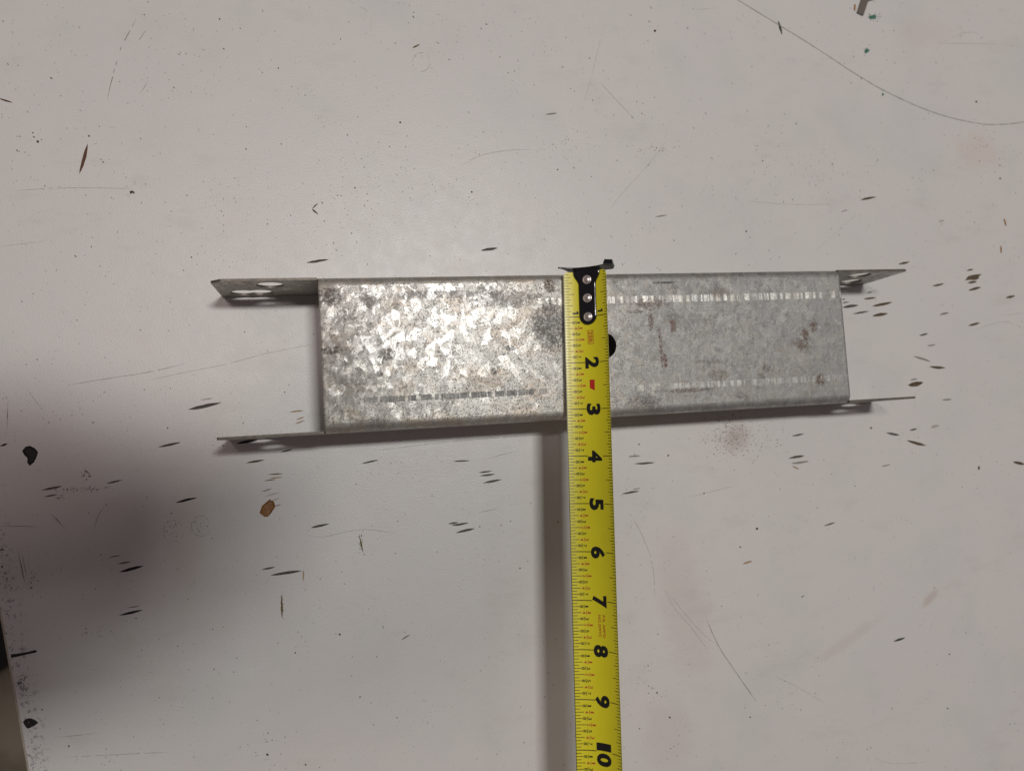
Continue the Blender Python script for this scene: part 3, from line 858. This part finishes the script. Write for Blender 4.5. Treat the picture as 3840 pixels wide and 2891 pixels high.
class Print:
    """flat print laid on the blade: 2-D polygons in (u, v), cut into narrow strips so they follow the curve"""
    def __init__(self): self.bm = bmesh.new()
    def poly(self, pts):
        vs_ = [self.bm.verts.new((u, v, 0)) for u, v in pts]
        f = self.bm.faces.new(vs_)
        f.normal_update()
    def rect(self, u, v0, v1, wd): self.poly([(u - wd / 2, v0), (u - wd / 2, v1), (u + wd / 2, v1), (u + wd / 2, v0)])
    def box(self, u0, u1, v0, v1, wd):
        self.poly([(u0, v0), (u0, v1), (u0 + wd, v1), (u0 + wd, v0)])
        self.poly([(u1 - wd, v0), (u1 - wd, v1), (u1, v1), (u1, v0)])
        self.poly([(u0 + wd, v0), (u0 + wd, v0 + wd), (u1 - wd, v0 + wd), (u1 - wd, v0)])
        self.poly([(u0 + wd, v1 - wd), (u0 + wd, v1), (u1 - wd, v1), (u1 - wd, v1 - wd)])
    def text(self, s, u0, u1, v0, v1, bold=0.0, shear=0.0):
        """text fitted to the box; reads along +u, its top towards +v"""
        fx = glyphs(s, bold)
        xs = [p[0] for p in fx[0]]
        ys = [p[1] for p in fx[0]]
        a, b, c, d = min(xs), max(xs), min(ys), max(ys)
        vs_ = [self.bm.verts.new((u0 + (x - a) / (b - a) * (u1 - u0), v0 + (y - c) / (d - c) * (v1 - v0), 0)) for x, y in fx[0]]
        for f in fx[1]:
            try: self.bm.faces.new([vs_[i] for i in f])
            except ValueError: pass
    def build(self, name, mat, parent, lift):
        bm = self.bm
        for i in range(1, 34):
            g = bm.verts[:] + bm.edges[:] + bm.faces[:]
            bmesh.ops.bisect_plane(bm, geom=g, plane_co=(0, i * .03, 0), plane_no=(0, 1, 0), dist=1e-6)
        bm.verts.index_update()
        vv = [on(v.co.x, v.co.y, lift) for v in bm.verts]
        ff = []
        for f in bm.faces:
            idx = [v.index for v in f.verts]
            p = [v.co.xy for v in f.verts]
            ar = sum(p[i - 1].cross(p[i]) for i in range(len(p)))
            ff.append(tuple(idx) if ar < 0 else tuple(reversed(idx)))
        # (u, v) -> scene flips handedness twice; face up is fixed below
        o = mesh_obj(name, vv, ff, mat, parent)
        bm.free()
        return o
_gl = {}
def glyphs(s, bold):
    key = (s, bold)
    if key not in _gl:
        cu = bpy.data.curves.new('lettering', 'FONT')
        cu.body = s
        cu.offset = bold
        cu.fill_mode = 'FRONT'
        cu.resolution_u = 4
        ob = bpy.data.objects.new('lettering', cu)
        COL.objects.link(ob)
        bpy.context.view_layer.update()
        me = bpy.data.meshes.new_from_object(ob.evaluated_get(bpy.context.evaluated_depsgraph_get()))
        _gl[key] = ([(v.co.x, v.co.y) for v in me.vertices], [tuple(p.vertices) for p in me.polygons])
        bpy.data.objects.remove(ob)
        bpy.data.curves.remove(cu)
        bpy.data.meshes.remove(me)
    return _gl[key]

UMAX = 11.0
ink, red, mark = Print(), Print(), Print()
TW = .0125
n16 = int(UMAX * 16)
for i in range(1, n16):
    u = i / 16
    inch = i % 16 == 0
    if inch:
        k = i // 16
        if k == 1:
            ink.rect(u, 0.01, .33, .017)
            ink.rect(u, .70, .99, .017)
        else:
            ink.rect(u, 0.01, .425, .017)
            ink.rect(u, .765, .99, .015)
        continue
    if i % 8 == 0: l, r = .235, .165
    elif i % 4 == 0: l, r = .19, .12
    elif i % 2 == 0: l, r = .155, .085
    else: l, r = .115, .085
    ink.rect(u, 0.01, l, TW)
    ink.rect(u, 1 - r, .99, TW)
    # printed fractions after the first inch
    if i > 16 and i % 2 == 0:
        nume, den = (i % 16) // 2, 8
        while nume % 2 == 0: nume, den = nume // 2, den // 2
        dst, v = (ink, .165) if den == 8 else (red, .215) if den == 4 else (red, .25)
        dg = lambda ch: .016 if ch == '1' else .027
        dst.text(str(den), u - .027, u + .027, v, v + .070, .012)
        dst.rect(u, v + .083, v + .094, .082)
        a = dg(str(nume))
        dst.text(str(nume), u - a, u + a, v + .107, v + .177, .012)
for v0, u0 in ((.185, .905), (.745, .89)):
    ink.poly([(u0, v0), (u0, v0 + .13), (u0 + .037, v0 + .13), (u0 + .037, v0)])
    ink.poly([(u0 - .036, v0 + .085), (u0 - .03, v0 + .108), (u0, v0 + .13), (u0, v0 + .09)])
for k in range(2, 10):
    ink.text(str(k), k - .115, k + .135, .428, .745, .05)
ink.text('1', 9.83, 9.985, .428, .745, .022)
ink.text('0', 10.03, 10.29, .428, .745, .05)
for a, b in ((0, .012), (.988, 1.0)):
    ink.poly([(.06 if a == 0 else .14, a), (.06 if a == 0 else .14, b), (UMAX, b), (UMAX, a)])
red.box(1.305, 1.605, .50, .63, .012)
red.text('25ft', 1.335, 1.575, .522, .608, .025)
red.text("P.R. APP'D", 7.28, 7.735, .640, .697, .02)
red.text('NO.339TC', 7.28, 7.73, .545, .602, .02)
mark.poly([(2.375, .515), (2.375, .625), (2.61, .625), (2.555, .515)])
LIFT = .0022
b_ink = ink.build('black_print', M_INK, blade, LIFT)
b_red = red.build('red_print', M_RED, blade, LIFT)
b_mark = mark.build('red_stud_mark', M_REDFILL, blade, LIFT)

# hook: a strap riveted on the blade, an end plate turned down over the flange, two wings
def hook():
    hk_t = .034
    def half(u):                                                 # strap limits across the blade at u
        c = .515
        if u < .06: return .225, .83
        if u < .30:
            t = (u - .06) / .24
            t = t * t * (3 - 2 * t)
            return .225 + (.335 - .225) * t, .83 + (.725 - .83) * t
        if u < .985: return .335, .725
        r = .195
        q = math.sqrt(max(0, 1 - ((u - .985) / .20) ** 2))
        return .53 - r * q, .53 + r * q
    us = [-.05, -.03, 0, .03, .06, .1, .14, .18, .22, .26, .3, .45, .6, .8, .985, 1.02, 1.06, 1.10, 1.14, 1.165, 1.18, 1.1845]
    NJ = 14
    vv, ff = [], []
    for layer in (0, 1):
        for u in us:
            a, b = half(u)
            for j in range(NJ + 1):
                t = j / NJ
                e = min(t, 1 - t) * NJ
                lift = (.004 if layer == 0 else .004 + hk_t * (1 if e > .5 else .55))
                if layer and u > 1.17: lift -= .012
                if u < .0 and layer == 1: lift -= .012 * (-u / .05)
                vv.append(on(u, a + (b - a) * t, lift))
    n = len(us) * (NJ + 1)
    R_ = NJ + 1
    for i in range(len(us) - 1):
        for j in range(NJ):
            a, b, c, d = i * R_ + j, i * R_ + j + 1, (i + 1) * R_ + j + 1, (i + 1) * R_ + j
            ff += [(n + a, n + d, n + c, n + b), (a, b, c, d)]
        for j in (0, NJ):
            a, d = i * R_ + j, (i + 1) * R_ + j
            ff.append((a, d, n + d, n + a) if j == 0 else (a, n + a, n + d, d))
    for j in range(NJ):
        ff.append((j, n + j, n + j + 1, j + 1))
        a = (len(us) - 1) * R_ + j
        ff.append((a, a + 1, n + a + 1, n + a))
    h_ = mesh_obj('hook', vv, ff, M_HOOK, tape, smooth=True)
    # end plate, follows the cup of the blade
    vv, ff = [], []
    NJ = 30
    rows = [-.30, -.15, -.02, .02, .038, 1.0]
    for side in (0, 1):
        for j in range(NJ + 1):
            v = -.13 + 1.06 * j / NJ
            wl = max(0, min(1, (.20 - v) / .30))                 # left wing
            wr = 0.0                 # right wing
            for k, r in enumerate(rows):
                u = -.055 - (.028 if side else 0)
                lift = r
                if r == 1.0: lift = .040 + .02 * wl + .085 * wr
                if r < 0: lift = r * (1 - .55 * wl) * (1 - .4 * wr)
                u -= wl * .01 * (1 if r > -.1 else .5)
                if r == 1.0: u += -.05 * wr
                if r == 1.0 and v > 1.05: u += (v - 1.05) * .5
                if v < .2:                                       # left wing runs out level instead of following the cup
                    x2, z2 = prof(.2, 0)
                    ln = math.hypot(1, TT)
                    tip = max(.12, 1 - wl * .95)
                    xx = x2 - (.2 - v) * .98
                    q = Vector((X0 + TT * u + xx / ln, -u + xx * TT / ln, H + Z0 + SL * u + z2 + (lift if lift < 0.02 else lift) * tip + .02))
                else:
                    q = on(u, v, lift)
                vv.append(q)
    K = len(rows)
    n = (NJ + 1) * K
    for j in range(NJ):
        for k in range(K - 1):
            a, b, c, d = j * K + k, (j + 1) * K + k, (j + 1) * K + k + 1, j * K + k + 1
            ff += [(a, b, c, d), (n + a, n + d, n + c, n + b)]
        for k in (0, K - 1):
            a, b = j * K + k, (j + 1) * K + k
            ff.append((a, n + a, n + b, b) if k == 0 else (a, b, n + b, n + a))
    for j in (0, NJ):
        for k in range(K - 1):
            a, d = j * K + k, j * K + k + 1
            ff.append((a, d, n + d, n + a) if j == 0 else (a, n + a, n + d, d))
    mesh_obj('hook_plate', vv, ff, [M_HOOK, M_HOOKW], tape, smooth=False, midx=[0 for f in ff])
    # squarish right wing, turned up beside the blade, with a dark rolled lip
    zb, zt = H + .52, H + .78
    quad = [at(2256, 1014, zb), at(2299, 1009, zb), at(2303, 1002, zb + .06), at(2295, 984, zt), at(2262, 983, zt)]
    back = Vector((.02, .03, -.012))
    vv = quad + [q + back for q in quad]
    ff = [(0, 1, 2, 3, 4), (9, 8, 7, 6, 5)] + [(i, 5 + i, 5 + (i + 1) % 5, (i + 1) % 5) for i in range(5)]
    mesh_obj('hook_wing', vv, ff, M_HOOKW, tape)
    lip = [at(2261, 987, zt), at(2296, 988, zt), at(2293, 979, zt + .03), at(2264, 978, zt + .03)]
    vv = lip + [q + back * 1.3 for q in lip]
    ff = [(0, 1, 2, 3), (7, 6, 5, 4)] + [(i, 4 + i, 4 + (i + 1) % 4, (i + 1) % 4) for i in range(4)]
    mesh_obj('hook_lip', vv, ff, M_HOOK, tape)
    # rivets
    for u in (.20, .605, 1.015):
        c = on(u, .53, 0)
        a = TH0 + (TH1 - TH0) * .53
        nrm = Vector((-math.sin(a), 0, math.cos(a)))
        ax = Vector((math.cos(a), 0, math.sin(a)))
        ay = Vector((0, -1, 0))
        vv, ff = [], []
        ringp = ((.102, .030), (.102, .046), (.092, .056), (.076, .058), (.066, .050), (.058, .058), (.040, .068), (.018, .072))
        S = 24
        for r, z in ringp:
            for i in range(S):
                t = 2 * math.pi * i / S
                vv.append(c + ax * (r * math.cos(t)) + ay * (r * math.sin(t)) + nrm * z)
        vv.append(c + nrm * .072)
        for k in range(len(ringp) - 1):
            for i in range(S):
                j = (i + 1) % S
                ff.append((k * S + j, k * S + i, (k + 1) * S + i, (k + 1) * S + j))
        for i in range(S):
            ff.append(((len(ringp) - 1) * S + (i + 1) % S, (len(ringp) - 1) * S + i, len(vv) - 1))
        mesh_obj('rivet', vv, ff, M_RIVET, tape, smooth=True)
hook()

# ------------------------------------------------------------------ loose scraps on the board
def sliver(name, p1, p2, wd, mat, label, cat, group=None):
    a, b = at(*p1).xy, at(*p2).xy
    d = b - a
    n = Vector((-d.y, d.x)).normalized() * wd * .5
    vv, ff = [], []
    prof_ = ((0, .25), (.12, .8), (.4, 1.0), (.7, .9), (.9, .6), (1, .2))
    for t, s in prof_:
        c = a + d * t + n * random.uniform(-.2, .2)
        hh = wd * .55 * (.5 + .5 * s)
        vv += [((c - n * s).x, (c - n * s).y, .003), ((c - n * s * .7).x, (c - n * s * .7).y, hh), ((c + n * s * .6).x, (c + n * s * .6).y, hh * .9), ((c + n * s).x, (c + n * s).y, .003)]
    for i in range(len(prof_) - 1):
        for k in range(4):
            q = (k + 1) % 4
            ff.append((4 * i + q, 4 * i + k, 4 * i + 4 + k, 4 * i + 4 + q))
    ff += [(0, 1, 2, 3), tuple(len(vv) - 4 + i for i in (3, 2, 1, 0))]
    o = mesh_obj(name, vv, ff, mat, origin=(a.x, a.y, 0))
    return tag(o, label, cat, group)
g = 'small wood splinters on the board'
sliver('wood_splinter', (3205, 18), (3204, 43), .055, M_ORANGE, 'short orange splinter touching the left side of the grey metal scrap', 'splinter', g)
sliver('wood_splinter', (3764, 821), (3772, 848), .042, M_ORANGE, 'slanted orange splinter, upper of two near the right edge', 'splinter', g)
sliver('wood_splinter', (3752, 923), (3754, 950), .042, M_ORANGE, 'upright orange splinter, lower of two near the right edge', 'splinter', g)
sliver('wood_splinter', (1548, 180), (1573, 168), .036, M_OLIVE, 'olive brown splinter on bare white board above the channel', 'splinter', g)
sliver('wood_splinter', (1139, 2138), (1137, 2178), .026, M_TAN, 'thin tan splinter upright at the right tip of a long dark nick', 'splinter', g)

# grey metal scrap cut off by the top of the photo
def scrap():
    pl = [(3228, -2), (3211, 51), (3234, 62), (3252, 8), (3290, -3), (3340, -22), (3330, -40), (3262, -14), (3240, -40), (3218, -60), (3206, -40)]
    P = [at(*p).xy for p in pl]
    ar = sum(P[i - 1].cross(P[i]) for i in range(len(P)))
    if ar < 0: P.reverse()
    V, Fc = cdt([tuple(p) for p in P])
    n = len(V)
    vv = [(v.x, v.y, .05) for v in V] + [(v.x, v.y, .004) for v in V]
    ff = list(Fc) + [tuple(n + i for i in reversed(f)) for f in Fc]
    m = len(P)
    ff += [(i, n + i, n + (i + 1) % m, (i + 1) % m) for i in range(m)]
    o = mesh_obj('metal_scrap', vv, ff, M_CLIP, origin=(P[0].x, P[0].y, 0))
    tag(o, 'forked grey metal scrap cut off by the top of the photo', 'scrap')
scrap()

# ------------------------------------------------------------------ the photographer's phone and hand, out of frame; they cast the shadow
def photographer():
    zc = 21.5
    ph = empty('smartphone', (-1.35, -.35, zc))
    ph.rotation_euler = (0, 0, math.radians(-17))
    tag(ph, 'dark smartphone held flat above the bench by a hand', 'phone')
    bm = bmesh.new()
    bmesh.ops.create_cube(bm, size=1)
    bmesh.ops.scale(bm, vec=(6.3 * IN, 2.95 * IN, .34 * IN), verts=bm.verts)
    bmesh.ops.bevel(bm, geom=[e for e in bm.edges if abs((e.verts[0].co - e.verts[1].co).z) > .001], offset=.35 * IN, segments=5, affect='EDGES')
    bmesh.ops.bevel(bm, geom=[e for e in bm.edges], offset=.05 * IN, segments=2, affect='EDGES')
    me = bpy.data.meshes.new('phone_body')
    bm.to_mesh(me)
    bm.free()
    me.materials.append(M_PHONE)
    b = bpy.data.objects.new('phone_body', me)
    COL.objects.link(b)
    b.parent = ph
    # hand and forearm as one skinned figure, fingers along the far long edge, thumb along the near one
    jo, ed_, ra = [], [], []
    def add(p, r, parent=None):
        jo.append(Vector(p) * IN)
        ra.append(r * IN)
        if parent is not None: ed_.append((parent, len(jo) - 1))
        return len(jo) - 1
    root = add((-4.9, -1.0, zc + 1.4), 2.6)
    arm = add((-9.0, -1.8, zc + 2.0), 2.5, root)
    add((-15, -2.4, zc + 3.0), 2.8, arm)
    palm = add((-3.0, -.5, zc + .95), 1.9, root)
    palm2 = add((-1.9, -.1, zc + .95), 1.5, palm)
    for i, (bx, by, ln) in enumerate(((.1, 1.0, 2.2), (-.8, 1.35, 2.5), (-1.7, 1.65, 2.4), (-2.6, 1.9, 1.9))):
        a = add((bx - .5, by - .5, zc + .85), .5, palm2)
        c = add((bx, by, zc + .72), .46, a)
        d = add((bx + .2 * ln / 2, by - .1, zc + .15), .36, c)
        add((bx + .3 * ln / 2, by - .5, zc - .3), .28, d)
    t1 = add((-1.9, -2.7, zc + .75), 1.05, palm)
    t2 = add((-.9, -2.95, zc + .45), .72, t1)
    add((.2, -2.6, zc + .1), .5, t2)
    me = bpy.data.meshes.new('person')
    me.from_pydata([v[:] for v in jo], ed_, [])
    me.materials.append(M_SKIN)
    o = bpy.data.objects.new('person', me)
    COL.objects.link(o)
    sk = o.modifiers.new('skin', 'SKIN')
    sk.use_smooth_shade = True
    for i, v in enumerate(me.skin_vertices[0].data):
        v.radius = (ra[i], ra[i])
        v.use_root = i == 0
    ss = o.modifiers.new('sub', 'SUBSURF')
    ss.levels = ss.render_levels = 2
    tag(o, 'forearm and hand of a person holding a phone over the bench', 'person')
photographer()
